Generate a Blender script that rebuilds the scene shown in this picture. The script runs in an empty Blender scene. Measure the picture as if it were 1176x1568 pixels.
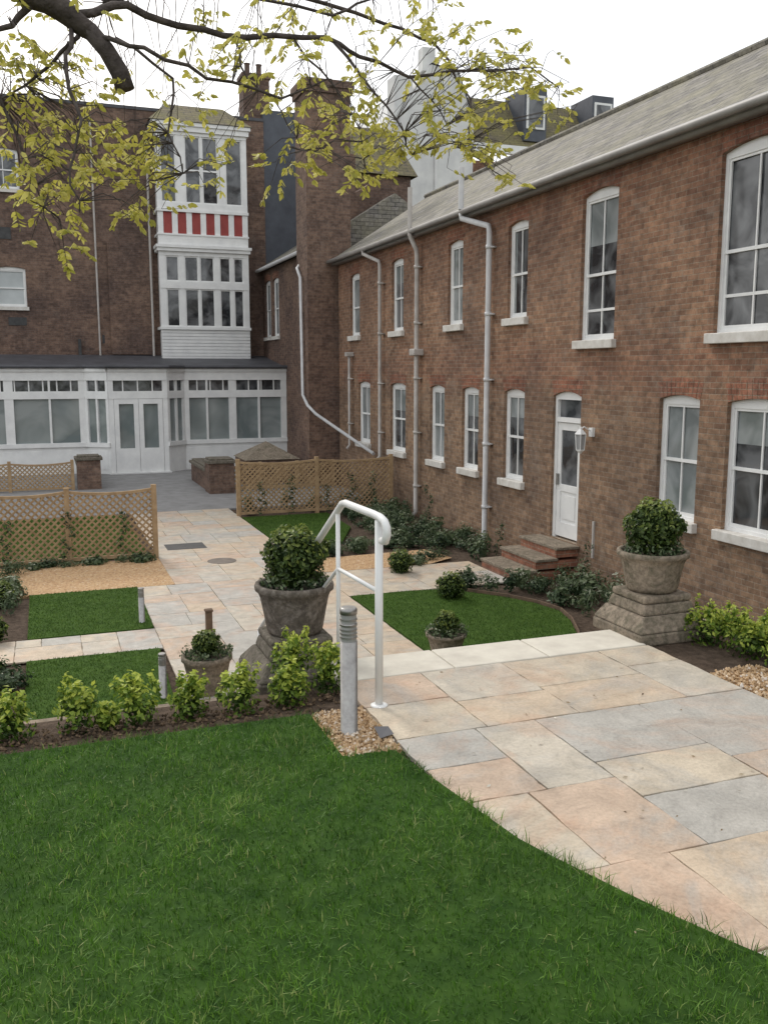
import bpy, math, random
import numpy as np
from mathutils import Vector
random.seed(7); rng=np.random.default_rng(7)
sc=bpy.context.scene
G=-3.4; T=-1.7
# ---------------------------------------------------------------- materials
def newmat(name,rough=.8,spec=.3):
    m=bpy.data.materials.new(name); m.use_nodes=True
    nt=m.node_tree; b=nt.nodes["Principled BSDF"]
    b.inputs["Roughness"].default_value=rough
    b.inputs["Specular IOR Level"].default_value=spec
    return m,nt,b
def N(nt,t,**k):
    n=nt.nodes.new(t)
    for a,v in k.items(): setattr(n,a,v)
    return n
def ramp(nt,stops):
    r=N(nt,"ShaderNodeValToRGB"); e=r.color_ramp.elements
    e[0].position=stops[0][0]; e[0].color=(*stops[0][1],1)
    e[1].position=stops[-1][0]; e[1].color=(*stops[-1][1],1)
    for p,c in stops[1:-1]:
        q=e.new(p); q.color=(*c,1)
    return r
def mixc(nt,mode,fac,a,b):
    m=N(nt,"ShaderNodeMix",data_type='RGBA',blend_type=mode)
    for s,v in ((0,fac),(6,a),(7,b)):
        if hasattr(v,"links"): nt.links.new(v,m.inputs[s])
        elif s==0: m.inputs[0].default_value=v
        else: m.inputs[s].default_value=(*v,1)
    return m.outputs[2]
def noise(nt,scale,detail=4,vec=None,rough=.6,dist=0):
    n=N(nt,"ShaderNodeTexNoise"); n.inputs["Scale"].default_value=scale
    n.inputs["Detail"].default_value=detail; n.inputs["Roughness"].default_value=rough; n.inputs["Distortion"].default_value=dist
    if vec is None:
        tc=N(nt,"ShaderNodeTexCoord"); vec=tc.outputs["Object"]
    nt.links.new(vec,n.inputs["Vector"]); return n.outputs["Fac"]
def bump(nt,b,h,strength=.4,dist=.01):
    bp=N(nt,"ShaderNodeBump"); bp.inputs["Strength"].default_value=strength
    bp.inputs["Distance"].default_value=dist
    nt.links.new(h,bp.inputs["Height"]); nt.links.new(bp.outputs[0],b.inputs["Normal"])
def simple(name,c1,c2,scale=5,rough=.8,spec=.3,bs=0,bd=.01,bscale=None,metal=0):
    m,nt,b=newmat(name,rough,spec); b.inputs["Metallic"].default_value=metal
    f=noise(nt,scale); r=ramp(nt,[(.3,c1),(.7,c2)]); nt.links.new(f,r.inputs[0])
    nt.links.new(r.outputs[0],b.inputs["Base Color"])
    if bs: bump(nt,b,noise(nt,bscale or scale*6,6),bs,bd)
    return m
def stonemat(name,c1,c2,c3,scale=6):
    """weathered stone: base mottling + lichen/dirt patches"""
    m,nt,b=newmat(name,.92,.15)
    r=ramp(nt,[(.3,c1),(.7,c2)]); nt.links.new(noise(nt,scale,7,None,.7),r.inputs[0])
    r2=ramp(nt,[(.48,(0,0,0)),(.62,(.85,)*3)]); nt.links.new(noise(nt,scale*1.7,6,None,.7,1),r2.inputs[0])
    c=mixc(nt,'MIX',r2.outputs[0],r.outputs[0],c3)
    r3=ramp(nt,[(.35,(.7,)*3),(.6,(1.1,)*3)]); nt.links.new(noise(nt,38,4),r3.inputs[0])
    nt.links.new(mixc(nt,'MULTIPLY',1,c,r3.outputs[0]),b.inputs["Base Color"])
    bump(nt,b,noise(nt,32,7,None,.7),.9,.014); return m
def wallvec(nt):
    tc=N(nt,"ShaderNodeTexCoord"); sx=N(nt,"ShaderNodeSeparateXYZ"); nt.links.new(tc.outputs["Object"],sx.inputs[0])
    ge=N(nt,"ShaderNodeNewGeometry"); sn=N(nt,"ShaderNodeSeparateXYZ"); nt.links.new(ge.outputs["True Normal"],sn.inputs[0])
    def mth(op,a,b=None):
        q=N(nt,"ShaderNodeMath",operation=op); nt.links.new(a,q.inputs[0])
        if b is not None: nt.links.new(b,q.inputs[1])
        return q.outputs[0]
    u=mth('ADD',mth('MULTIPLY',sx.outputs[0],mth('ABSOLUTE',sn.outputs[1])),mth('MULTIPLY',sx.outputs[1],mth('ABSOLUTE',sn.outputs[0])))
    c=N(nt,"ShaderNodeCombineXYZ"); nt.links.new(u,c.inputs[0]); nt.links.new(sx.outputs[2],c.inputs[1])
    return c.outputs[0],sx.outputs[2],tc.outputs["Object"]
def brickmat(name,zones,ca=(.285,.205,.14),cb=(.18,.125,.088),red=(.285,.155,.105),red2=(.18,.095,.068),mortar=(.26,.22,.175)):
    m,nt,b=newmat(name,.9,.15)
    v,z,o=wallvec(nt)
    def bt(a,c):
        t=N(nt,"ShaderNodeTexBrick"); t.offset=.5
        for k,val in (("Scale",1),("Mortar Size",.006),("Mortar Smooth",.4),("Bias",-.1),("Brick Width",.225),("Row Height",.075)): t.inputs[k].default_value=val
        t.inputs["Color1"].default_value=(*a,1); t.inputs["Color2"].default_value=(*c,1); t.inputs["Mortar"].default_value=(*mortar,1)
        nt.links.new(v,t.inputs["Vector"]); return t
    t1=bt(ca,cb); t2=bt(red,red2)
    n1=noise(nt,1.3,6,o,.7)
    ma=N(nt,"ShaderNodeMath",operation='MULTIPLY_ADD'); nt.links.new(n1,ma.inputs[0]); ma.inputs[1].default_value=2.2; nt.links.new(z,ma.inputs[2])
    mr=N(nt,"ShaderNodeMapRange"); nt.links.new(ma.outputs[0],mr.inputs[0]); mr.inputs[1].default_value=-3.0; mr.inputs[2].default_value=4.6
    r=ramp(nt,zones); nt.links.new(mr.outputs[0],r.inputs[0])
    c=mixc(nt,'MIX',r.outputs[0],t1.outputs[0],t2.outputs[0])
    n2=noise(nt,9,6,o,.75); r2=ramp(nt,[(.3,(.55,.54,.53)),(.7,(1.42,1.38,1.33))]); nt.links.new(n2,r2.inputs[0])
    c=mixc(nt,'MULTIPLY',1,c,r2.outputs[0])
    n3=noise(nt,.7,5,o); r3=ramp(nt,[(.35,(.72,.72,.76)),(.65,(1.2,1.15,1.1))]); nt.links.new(n3,r3.inputs[0])
    c=mixc(nt,'MULTIPLY',1,c,r3.outputs[0])
    # pale lime bloom and sooty patches
    n4=noise(nt,2.1,6,o,.7,.8); r4=ramp(nt,[(.55,(0,0,0)),(.75,(.4,)*3)]); nt.links.new(n4,r4.inputs[0])
    c=mixc(nt,'MIX',r4.outputs[0],c,(.33,.285,.235) if name!="dark_brick" else (.2,.17,.15))
    nt.links.new(c,b.inputs["Base Color"])
    iv=N(nt,"ShaderNodeMath",operation='SUBTRACT'); iv.inputs[0].default_value=1; nt.links.new(t1.outputs["Fac"],iv.inputs[1])
    ad=N(nt,"ShaderNodeMath",operation='ADD'); nt.links.new(iv.outputs[0],ad.inputs[0]); nt.links.new(noise(nt,45,4,o),ad.inputs[1])
    bump(nt,b,ad.outputs[0],.6,.008)
    return m
k=(0,0,0);w=(1,1,1);h=(.5,.5,.5)
BR=brickmat("stock_brick",[(0,(.1,)*3),(.45,(.2,)*3),(.54,(.8,)*3),(.64,(.45,)*3),(.84,(.6,)*3),(.92,(.95,)*3)])
BR2=brickmat("dark_brick",[(0,(.3,)*3),(.5,(.5,)*3),(1,(.35,)*3)],ca=(.195,.145,.115),cb=(.12,.09,.075),red=(.185,.112,.088),red2=(.12,.074,.06),mortar=(.16,.135,.12))
REDB=brickmat("red_brick",[(0,w),(1,w)],red=(.29,.14,.095),red2=(.2,.095,.068))
WHITE=simple("white_paint",(.70,.70,.69),(.82,.82,.80),3,.45,.4)
RENDER=simple("white_render",(.55,.55,.55),(.72,.72,.7),1.5,.8,.2)
SILL=simple("painted_stone_sill",(.52,.49,.44),(.70,.68,.64),6,.7,.3)
PIPE=simple("grey_painted_pipe",(.38,.35,.32),(.52,.49,.46),4,.5,.4)
PIPEW=simple("pale_pipe",(.5,.5,.5),(.64,.64,.64),4,.5,.4)
LEAD=simple("dark_lead",(.05,.05,.055),(.09,.09,.1),2,.6,.4)
SLATEW=simple("slate_cladding",(.07,.075,.09),(.10,.11,.13),2,.6,.3,.3,.02,8)
REDP=simple("red_panel",(.26,.05,.045),(.34,.07,.06),3,.6,.3)
STEEL=simple("brushed_steel",(.26,.25,.24),(.38,.37,.35),30,.4,.5,metal=.8)
BLACK=simple("dark_iron",(.03,.03,.03),(.06,.06,.06),9,.5,.4)
SOIL=simple("soil",(.05,.036,.027),(.13,.095,.07),14,.95,.1,.8,.03,40)
EARTH=simple("ground_earth",(.10,.11,.05),(.14,.14,.07),.4,.95,.1)
TARM=simple("tarmac",(.20,.195,.19),(.28,.275,.27),3,.9,.2,.3,.004,200)
WOOD=simple("trellis_timber",(.30,.20,.11),(.44,.31,.18),9,.75,.2,.2,.004,40)
EDGW=simple("edging_board",(.10,.07,.05),(.18,.12,.08),9,.85,.2)
BARK=simple("bark",(.05,.042,.038),(.13,.11,.10),14,.9,.15,.8,.02,40)
STONE=stonemat("weathered_stone",(.12,.105,.085),(.25,.22,.18),(.09,.085,.06))
STONE2=stonemat("weathered_stone_light",(.18,.15,.115),(.34,.28,.215),(.14,.125,.09))
POTD=stonemat("dark_pot",(.08,.07,.058),(.20,.17,.14),(.25,.22,.19),8)
BLIND=simple("blind",(.42,.45,.45),(.52,.55,.55),1.5,.6,.4)
def glassmat(name,c1,c2,sc_=.9):
    m,nt,b=newmat(name,.05,.7)
    f=noise(nt,sc_,3,None,.5,.8); r=ramp(nt,[(.4,c1),(.62,c2)]); nt.links.new(f,r.inputs[0]); nt.links.new(r.outputs[0],b.inputs["Base Color"])
    bump(nt,b,noise(nt,2.5,1),.08,.02); return m
GL=glassmat("window_glass",(.025,.027,.03),(.15,.155,.16),1.9)
GLB=glassmat("window_glass_blind",(.17,.19,.19),(.32,.34,.34),1.3)
GLC=glassmat("conservatory_glass_blind",(.16,.19,.19),(.29,.32,.315),.7)
def slatemat(name,cols,moss):
    m,nt,b=newmat(name,.8,.25)
    v,z,o=wallvec(nt)
    t=N(nt,"ShaderNodeTexBrick"); t.offset=.5
    for k_,val in (("Scale",1),("Mortar Size",.008),("Brick Width",.28),("Row Height",.125),("Bias",0),("Mortar Smooth",.2)): t.inputs[k_].default_value=val
    t.inputs["Color1"].default_value=(*cols[0],1); t.inputs["Color2"].default_value=(*cols[1],1); t.inputs["Mortar"].default_value=(.06,.06,.06,1)
    nt.links.new(v,t.inputs["Vector"])
    n=noise(nt,1.6,6,o,.7); r=ramp(nt,[(.40,k),(.66,(.8,)*3)]); nt.links.new(n,r.inputs[0])
    c=mixc(nt,'MIX',r.outputs[0],t.outputs[0],moss)
    n2=noise(nt,12,5,o,.7); r2=ramp(nt,[(.3,(.65,)*3),(.7,(1.3,)*3)]); nt.links.new(n2,r2.inputs[0])
    nt.links.new(mixc(nt,'MULTIPLY',1,c,r2.outputs[0]),b.inputs["Base Color"])
    iv=N(nt,"ShaderNodeMath",operation='SUBTRACT'); iv.inputs[0].default_value=1; nt.links.new(t.outputs["Fac"],iv.inputs[1])
    bump(nt,b,iv.outputs[0],.8,.025); return m
SLATE=slatemat("roof_slates",((.15,.14,.125),(.27,.25,.225)),(.27,.25,.18))
TILE=slatemat("mossy_tiles",((.13,.11,.08),(.18,.15,.10)),(.2,.18,.07))
def attrmat(name,stops,rough=.6,spec=.3,trans=0,nz=0,nscale=6):
    m,nt,b=newmat(name,rough,spec)
    a=N(nt,"ShaderNodeAttribute",attribute_name="rnd")
    r=ramp(nt,stops); nt.links.new(a.outputs["Fac"],r.inputs[0]); c=r.outputs[0]
    if nz:
        n=noise(nt,nscale,5); r2=ramp(nt,[(.3,(1-nz,)*3),(.7,(1+nz,1+nz*.9,1+nz*.6))]); nt.links.new(n,r2.inputs[0])
        c=mixc(nt,'MULTIPLY',1,c,r2.outputs[0])
    nt.links.new(c,b.inputs["Base Color"])
    if trans:
        t=N(nt,"ShaderNodeBsdfTranslucent"); nt.links.new(c,t.inputs[0])
        mx=N(nt,"ShaderNodeMixShader"); mx.inputs[0].default_value=trans
        nt.links.new(b.outputs[0],mx.inputs[1]); nt.links.new(t.outputs[0],mx.inputs[2])
        nt.links.new(mx.outputs[0],nt.nodes["Material Output"].inputs[0])
    return m
def pavemat():
    m,nt,b=newmat("sandstone_paving",.6,.35)
    a=N(nt,"ShaderNodeAttribute",attribute_name="rnd")
    r=ramp(nt,[(0,(.52,.42,.31)),(.18,(.50,.45,.37)),(.36,(.42,.40,.36)),(.55,(.51,.44,.34)),(.75,(.50,.385,.29)),(.88,(.44,.42,.38)),(1,(.52,.47,.39))]); r.color_ramp.interpolation='CONSTANT'
    nt.links.new(a.outputs["Fac"],r.inputs[0])
    n1=noise(nt,1.3,6,None,.65,1.8); r1=ramp(nt,[(.5,k),(.66,(.5,)*3)]); nt.links.new(n1,r1.inputs[0])
    c=mixc(nt,'MIX',r1.outputs[0],r.outputs[0],(.50,.32,.215))
    n2=noise(nt,.9,6,None,.65,2.5); r2=ramp(nt,[(.47,k),(.65,(.7,)*3)]); nt.links.new(n2,r2.inputs[0])
    c=mixc(nt,'MIX',r2.outputs[0],c,(.40,.385,.35))
    n3=noise(nt,5,7,None,.7,.6); r3=ramp(nt,[(.28,(.72,.71,.70)),(.7,(1.16,1.15,1.14))]); nt.links.new(n3,r3.inputs[0])
    c=mixc(nt,'MULTIPLY',1,c,r3.outputs[0])
    n4=noise(nt,60,3); r4=ramp(nt,[(.3,(.86,)*3),(.6,(1.04,)*3)]); nt.links.new(n4,r4.inputs[0])
    c=mixc(nt,'MULTIPLY',1,c,r4.outputs[0]); nt.links.new(c,b.inputs["Base Color"])
    ad=N(nt,"ShaderNodeMath",operation='ADD'); nt.links.new(noise(nt,7,6),ad.inputs[0]); nt.links.new(noise(nt,60,3),ad.inputs[1])
    bump(nt,b,ad.outputs[0],.45,.008); return m
PAVE=pavemat()
MORTAR=simple("paving_joint",(.26,.22,.17),(.40,.35,.28),8,.95,.1)
GRASS=attrmat("grass_blades",[(0,(.030,.085,.010)),(.5,(.075,.18,.020)),(.85,(.16,.30,.045)),(1,(.34,.37,.15))],.5,.35,.35,nz=.28,nscale=2.2)
GRASS2=attrmat("garden_lawn_blades",[(0,(.035,.08,.012)),(.6,(.08,.155,.026)),(1,(.14,.22,.05))],.6,.25,.35,nz=.2,nscale=1.5)
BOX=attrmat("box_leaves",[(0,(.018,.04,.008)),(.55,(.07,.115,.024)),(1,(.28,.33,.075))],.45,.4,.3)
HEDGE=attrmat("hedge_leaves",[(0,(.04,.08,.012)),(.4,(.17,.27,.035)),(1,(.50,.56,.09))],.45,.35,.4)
BED=attrmat("bed_leaves",[(0,(.025,.05,.022)),(.5,(.085,.125,.055)),(.85,(.17,.21,.11)),(1,(.36,.37,.28))],.5,.35,.25)
YEL=attrmat("yellow_leaves",[(0,(.32,.32,.06)),(.5,(.52,.48,.09)),(1,(.68,.63,.2))],.5,.3,.5)
PEB=attrmat("gravel_pebbles",[(0,(.26,.17,.09)),(.4,(.50,.34,.19)),(.8,(.6,.47,.32)),(1,(.68,.62,.55))],.7,.3)
def gravelmat():
    m,nt,b=newmat("golden_gravel",.85,.2)
    tc=N(nt,"ShaderNodeTexCoord"); v=N(nt,"ShaderNodeTexVoronoi"); v.inputs["Scale"].default_value=38; nt.links.new(tc.outputs["Object"],v.inputs["Vector"])
    r=ramp(nt,[(0,(.28,.16,.08)),(.4,(.48,.30,.16)),(.8,(.56,.39,.22)),(1,(.62,.53,.43))]); nt.links.new(v.outputs["Color"],r.inputs[0])
    nt.links.new(r.outputs[0],b.inputs["Base Color"])
    iv=N(nt,"ShaderNodeMath",operation='SUBTRACT'); iv.inputs[0].default_value=1; nt.links.new(v.outputs["Distance"],iv.inputs[1])
    bump(nt,b,iv.outputs[0],.9,.02); return m
GRAV=gravelmat()
# ---------------------------------------------------------------- geometry
WORLD=(Vector((0,0,0)),Vector((1,0,0)),Vector((0,1,0)))
def npmesh(name,V,F,mat,parent=None,rnd=None,smooth=False):
    V=np.asarray(V,dtype=np.float32); F=np.asarray(F,dtype=np.int32)
    me=bpy.data.meshes.new(name); me.vertices.add(len(V)); me.vertices.foreach_set("co",V.ravel())
    kk=F.shape[1]; me.loops.add(F.size); me.loops.foreach_set("vertex_index",F.ravel())
    me.polygons.add(len(F)); me.polygons.foreach_set("loop_start",np.arange(0,F.size,kk,dtype=np.int32))
    me.polygons.foreach_set("use_smooth",np.full(len(F),smooth))
    me.update(calc_edges=True)
    if rnd is not None:
        a=me.attributes.new("rnd",'FLOAT','FACE'); a.data.foreach_set("value",np.asarray(rnd,dtype=np.float32))
    me.materials.append(mat); ob=bpy.data.objects.new(name,me); sc.collection.objects.link(ob)
    if parent: ob.parent=parent
    return ob
def empty(name):
    e=bpy.data.objects.new(name,None); sc.collection.objects.link(e); return e
class Geo:
    def __init__(s,fr=WORLD): s.v=[];s.f=[];s.r=[];s.fr=fr
    def P(s,u,d,z):
        O,U,D=s.fr; p=O+U*u+D*d; return (p.x,p.y,p.z+z)
    def face(s,pts,r=0):
        i=len(s.v); s.v+=[s.P(*p) for p in pts]; s.f.append(tuple(range(i,i+len(pts)))); s.r.append(r)
    def box(s,u0,u1,d0,d1,z0,z1,r=0,taper=0):
        i=len(s.v)
        for z,t in ((z0,0),(z1,taper)):
            for u,d in ((u0+t,d0+t),(u1-t,d0+t),(u1-t,d1-t),(u0+t,d1-t)): s.v.append(s.P(u,d,z))
        s.f+=[(i,i+3,i+2,i+1),(i+4,i+5,i+6,i+7)]+[(i+a,i+(a+1)%4,i+4+(a+1)%4,i+4+a) for a in range(4)]
        s.r+=[r]*6
    def prism(s,a,b,wd,th,nrm):
        a=Vector(a);b=Vector(b);nrm=Vector(nrm); d=(b-a).normalized(); sd=d.cross(nrm).normalized()*wd/2; nn=nrm*th/2
        i=len(s.v)
        for p in (a,b):
            for q in (-sd-nn,sd-nn,sd+nn,-sd+nn): s.v.append(tuple(p+q))
        s.f+=[(i,i+1,i+2,i+3),(i+7,i+6,i+5,i+4)]+[(i+a_,i+4+a_,i+4+(a_+1)%4,i+(a_+1)%4) for a_ in range(4)]; s.r+=[0]*6
    def tube(s,pts,rad,n=10,cap=True):
        pts=[Vector(p) for p in pts]
        if not hasattr(rad,'__len__'): rad=[rad]*len(pts)
        base=len(s.v); up=None
        for j,p in enumerate(pts):
            t=(pts[min(j+1,len(pts)-1)]-pts[max(j-1,0)]).normalized()
            if up is None:
                up=Vector((0,0,1)) if abs(t.z)<.9 else Vector((1,0,0))
            x=t.cross(up).normalized(); y=x.cross(t).normalized(); up=y
            for a in range(n):
                an=2*math.pi*a/n; q=p+(x*math.cos(an)+y*math.sin(an))*rad[j]; s.v.append(tuple(q))
        for j in range(len(pts)-1):
            for a in range(n):
                b0=base+j*n; s.f.append((b0+a,b0+(a+1)%n,b0+n+(a+1)%n,b0+n+a)); s.r.append(0)
        if cap:
            s.f.append(tuple(base+a for a in range(n))[::-1]); s.f.append(tuple(base+(len(pts)-1)*n+a for a in range(n))); s.r+=[0,0]
    def lathe(s,cx,cy,prof,n=32,rot=0):
        base=len(s.v)
        for r,z in prof:
            for a in range(n):
                an=2*math.pi*a/n+rot; s.v.append((cx+r*math.cos(an),cy+r*math.sin(an),z))
        for j in range(len(prof)-1):
            for a in range(n):
                b0=base+j*n; s.f.append((b0+a,b0+(a+1)%n,b0+n+(a+1)%n,b0+n+a)); s.r.append(0)
        s.f.append(tuple(base+a for a in range(n))[::-1]); s.f.append(tuple(base+(len(prof)-1)*n+a for a in range(n))); s.r+=[0,0]
    def done(s,name,mat,parent=None,bevel=0,smooth=False,rnd=False):
        me=bpy.data.meshes.new(name); me.from_pydata(s.v,[],s.f); me.update()
        if rnd:
            a=me.attributes.new("rnd",'FLOAT','FACE'); a.data.foreach_set("value",np.array(s.r,dtype=np.float32))
        me.materials.append(mat); ob=bpy.data.objects.new(name,me); sc.collection.objects.link(ob)
        if parent: ob.parent=parent
        if smooth:
            for p in me.polygons: p.use_smooth=len(p.vertices)==4
        if bevel:
            b=ob.modifiers.new("b",'BEVEL'); b.width=bevel; b.segments=2; b.limit_method='ANGLE'
        return ob
def arc_lintel(gf,gr,u0,u1,zt,rise=.07,hh=.24,proud=.004,back=.11):
    n=8; L=u1-u0
    def za(t): return zt-rise*(2*t-1)**2
    for i in range(n):
        a,b=i/n,(i+1)/n
        gf.face([(u0+L*a,-.001,za(a)),(u0+L*b,-.001,za(b)),(u0+L*b,-.001,zt),(u0+L*a,-.001,zt)])
        gf.face([(u0+L*a,-.001,za(a)),(u0+L*b,-.001,za(b)),(u0+L*b,-back,za(b)),(u0+L*a,-back,za(a))])
    m=int(L/.085)
    for i in range(m):
        a=i/m;b=(i+1)/m-.012/L*1
        ca=(a-.5)*.12;cb=(b-.5)*.12
        gr.face([(u0+L*a,proud,za(a)+.002),(u0+L*b,proud,za(b)+.002),(u0+L*b+cb,proud,za(b)+hh),(u0+L*a+ca,proud,za(a)+hh)])
def wall_open(g,u0,u1,z0,z1,ops,depth=.14):
    us=sorted({u0,u1,*[o[0] for o in ops],*[o[1] for o in ops]}); zs=sorted({z0,z1,*[o[2] for o in ops],*[o[3] for o in ops]})
    for a,b in zip(us,us[1:]):
        for c,d in zip(zs,zs[1:]):
            mu,mz=(a+b)/2,(c+d)/2
            if any(o[0]<mu<o[1] and o[2]<mz<o[3] for o in ops): continue
            g.face([(a,0,c),(b,0,c),(b,0,d),(a,0,d)])
    for o in ops:
        a,b,c,d=o[:4]
        g.face([(a,0,c),(a,-depth,c),(a,-depth,d),(a,0,d)]); g.face([(b,0,c),(b,-depth,c),(b,-depth,d),(b,0,d)])
        g.face([(a,0,c),(b,0,c),(b,-depth,c),(a,-depth,c)]); g.face([(a,0,d),(b,0,d),(b,-depth,d),(a,-depth,d)])
def sash(gw,gg,u0,u1,z0,z1,cols=2,mid=.5,extra=(),top=.13,d=-.135,fw=.055,gx=None):
    gw.box(u0,u0+fw,d,d+.07,z0,z1); gw.box(u1-fw,u1,d,d+.07,z0,z1)
    gw.box(u0+fw,u1-fw,d,d+.068,z1-top,z1); gw.box(u0+fw,u1-fw,d,d+.068,z0,z0+.05)
    a,b,c,e=u0+fw,u1-fw,z0+.05,z1-top
    gg.face([(a,d+.02,c),(b,d+.02,c),(b,d+.02,e),(a,d+.02,e)])
    if gx is not None:
        q=random.random()
        if q<.4:
            zb=e-(e-c)*random.uniform(.15,.4); gx.face([(a,d+.0212,zb),(b,d+.0212,zb),(b,d+.0212,e),(a,d+.0212,e)])
        if q>.3:
            for s0,s1 in ((a,a+(b-a)*random.uniform(.12,.22)),(b-(b-a)*random.uniform(.12,.22),b)):
                gx.face([(s0,d+.0208,c),(s1,d+.0208,c),(s1-(s1-s0)*.25*(s0==a),d+.0208,e),(s0,d+.0208,e)])
    zm=c+(e-c)*mid; st=.035
    for (q0,q1,dd) in ((c,zm-.02,d+.022),(zm+.02,e,d+.03)):
        gw.box(a,a+st,dd,dd+.025,q0,q1); gw.box(b-st,b,dd,dd+.025,q0,q1)
    gw.box(a+st,b-st,d+.022,d+.045,c,c+.05)
    gw.box(a,b,d+.02,d+.06,zm-.022,zm+.022)
    gw.box(a+st,b-st,d+.03,d+.053,e-.035,e)
    for i in range(1,cols):
        x=a+(b-a)*i/cols; gw.box(x-.012,x+.012,d+.021,d+.042,c+.05,zm-.022); gw.box(x-.012,x+.012,d+.031,d+.05,zm+.022,e-.035)
    for t in extra:
        z=c+(e-c)*t; gw.box(a+st,b-st,d+.023,d+.04,z-.02,z+.02)
# ================================================================ ground
g=Geo(); g.face([(-300,-300,G-.06),(300,-300,G-.06),(300,500,G-.06),(-300,500,G-.06)]); g.done("ground",EARTH)
g=Geo(); g.face([(-14,4.5,G-.03),(8.3,4.5,G-.03),(8.3,36,G-.03),(-14,36,G-.03)]); g.done("garden_soil",SOIL)
def split(x0,x1,y0,y1,mx_,out):
    w_,h_=x1-x0,y1-y0
    if max(w_,h_)<=mx_*random.uniform(.75,1.15) or (w_<.5 and h_<.5): out.append((x0,x1,y0,y1)); return
    if w_>h_*random.uniform(.8,1.25) and w_>.55:
        s=x0+w_*random.uniform(.36,.64); split(x0,s,y0,y1,mx_,out); split(s,x1,y0,y1,mx_,out)
    elif h_>.55:
        s=y0+h_*random.uniform(.36,.64); split(x0,x1,y0,s,mx_,out); split(x0,x1,s,y1,mx_,out)
    else: out.append((x0,x1,y0,y1))
def slabs(name,rects,z,mx_=.85,gap=.005,th=.012):
    g=Geo(); m=Geo()
    for x0,x1,y0,y1 in rects:
        m.face([(x0,y0,z),(x1,y0,z),(x1,y1,z),(x0,y1,z)])
        out=[]; split(x0,x1,y0,y1,mx_,out)
        for a,b,c,d in out:
            i=len(g.v); zt=z+th+random.random()*.003; r=random.random()
            j=lambda: random.uniform(-.002,.003)
            P=[(a+gap+j(),c+gap+j()),(b-gap+j(),c+gap+j()),(b-gap+j(),d-gap+j()),(a+gap+j(),d-gap+j())]
            Q=[]
            for p,q in zip(P,P[1:]+P[:1]):
                n_=6
                for t in range(n_):
                    f=t/n_; ox=random.uniform(-.005,.004) if t else 0
                    dx,dy=q[0]-p[0],q[1]-p[1]; L_=math.hypot(dx,dy); Q.append((p[0]+dx*f-dy/L_*ox,p[1]+dy*f+dx/L_*ox))
            n_=len(Q)
            g.v+=[(x,y,z-.01) for x,y in Q]+[(x,y,zt) for x,y in Q]
            g.f.append(tuple(range(i+n_,i+2*n_))); g.r.append(r)
            for t in range(n_): g.f.append((i+t,i+(t+1)%n_,i+n_+(t+1)%n_,i+n_+t)); g.r.append(r)
    e=empty(name); m.done("joints",MORTAR,e); g.done("slabs",PAVE,e,rnd=True,bevel=.003)
slabs("garden_path",[(1.25,4.22,8.0,14.6),(1.85,4.22,14.6,22.5),(-9,1.25,11.2,12.12),(4.22,7.05,12.9,14.62)],G,.9,gap=.004)
g=Geo(); g.box(-9,8.2,22.5,32,G-.05,G+.006); g.done("tarmac_patio",TARM)
TL=4.80
g=Geo(); g.box(-14,4.35,-12,4.215,G-.05,T-.03); g.box(1.46,4.35,4.215,4.98,G-.05,T-.03); g.box(-14,1.46,4.215,TL-.002,G-.05,T-.12); g.done("terrace_bank",SOIL)
g=Geo(); g.box(-14,.95,TL,TL+.1,G-.05,T-.10); g.box(3.5,4.5,4.985,5.12,G-.05,T-.02); g.done("retaining_wall",BR)
g=Geo()
g.face([(4.35,-12,T-.03),(5.5,-12,G),(5.5,5.1,G),(4.35,5.1,T-.03)]); g.face([(5.5,-12,G),(8.25,-12,G),(8.25,5.1,G),(5.5,5.1,G)]); g.face([(4.35,5.1,T-.03),(5.5,5.1,G),(4.35,5.1,G)]); g.done("planted_bank",SOIL)
slabs("terrace_paving",[(1.46,3.48,-4,.4),(1.46,3.48,.4,2.5),(1.46,3.48,2.5,4.62)],T-.012,.86,gap=.003)
g=Geo(); x=1.46
for wd in (.7,.62,.7): g.box(x+.003,x+wd-.003,4.63,5.0,T-.06,T+.004,.5); x+=wd
n=9; rise=(T-G)/(n+1)
for i in range(1,n+1):
    z=T-rise*i
    g.box(1.5,3.45,5.0+.3*(i-1)+.002,5.0+.3*i,G-.02,z,random.random())
g.done("garden_steps",simple("pale_stone",(.52,.48,.41),(.66,.62,.53),6,.8,.2,.4,.006,30),None,bevel=.01)
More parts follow.
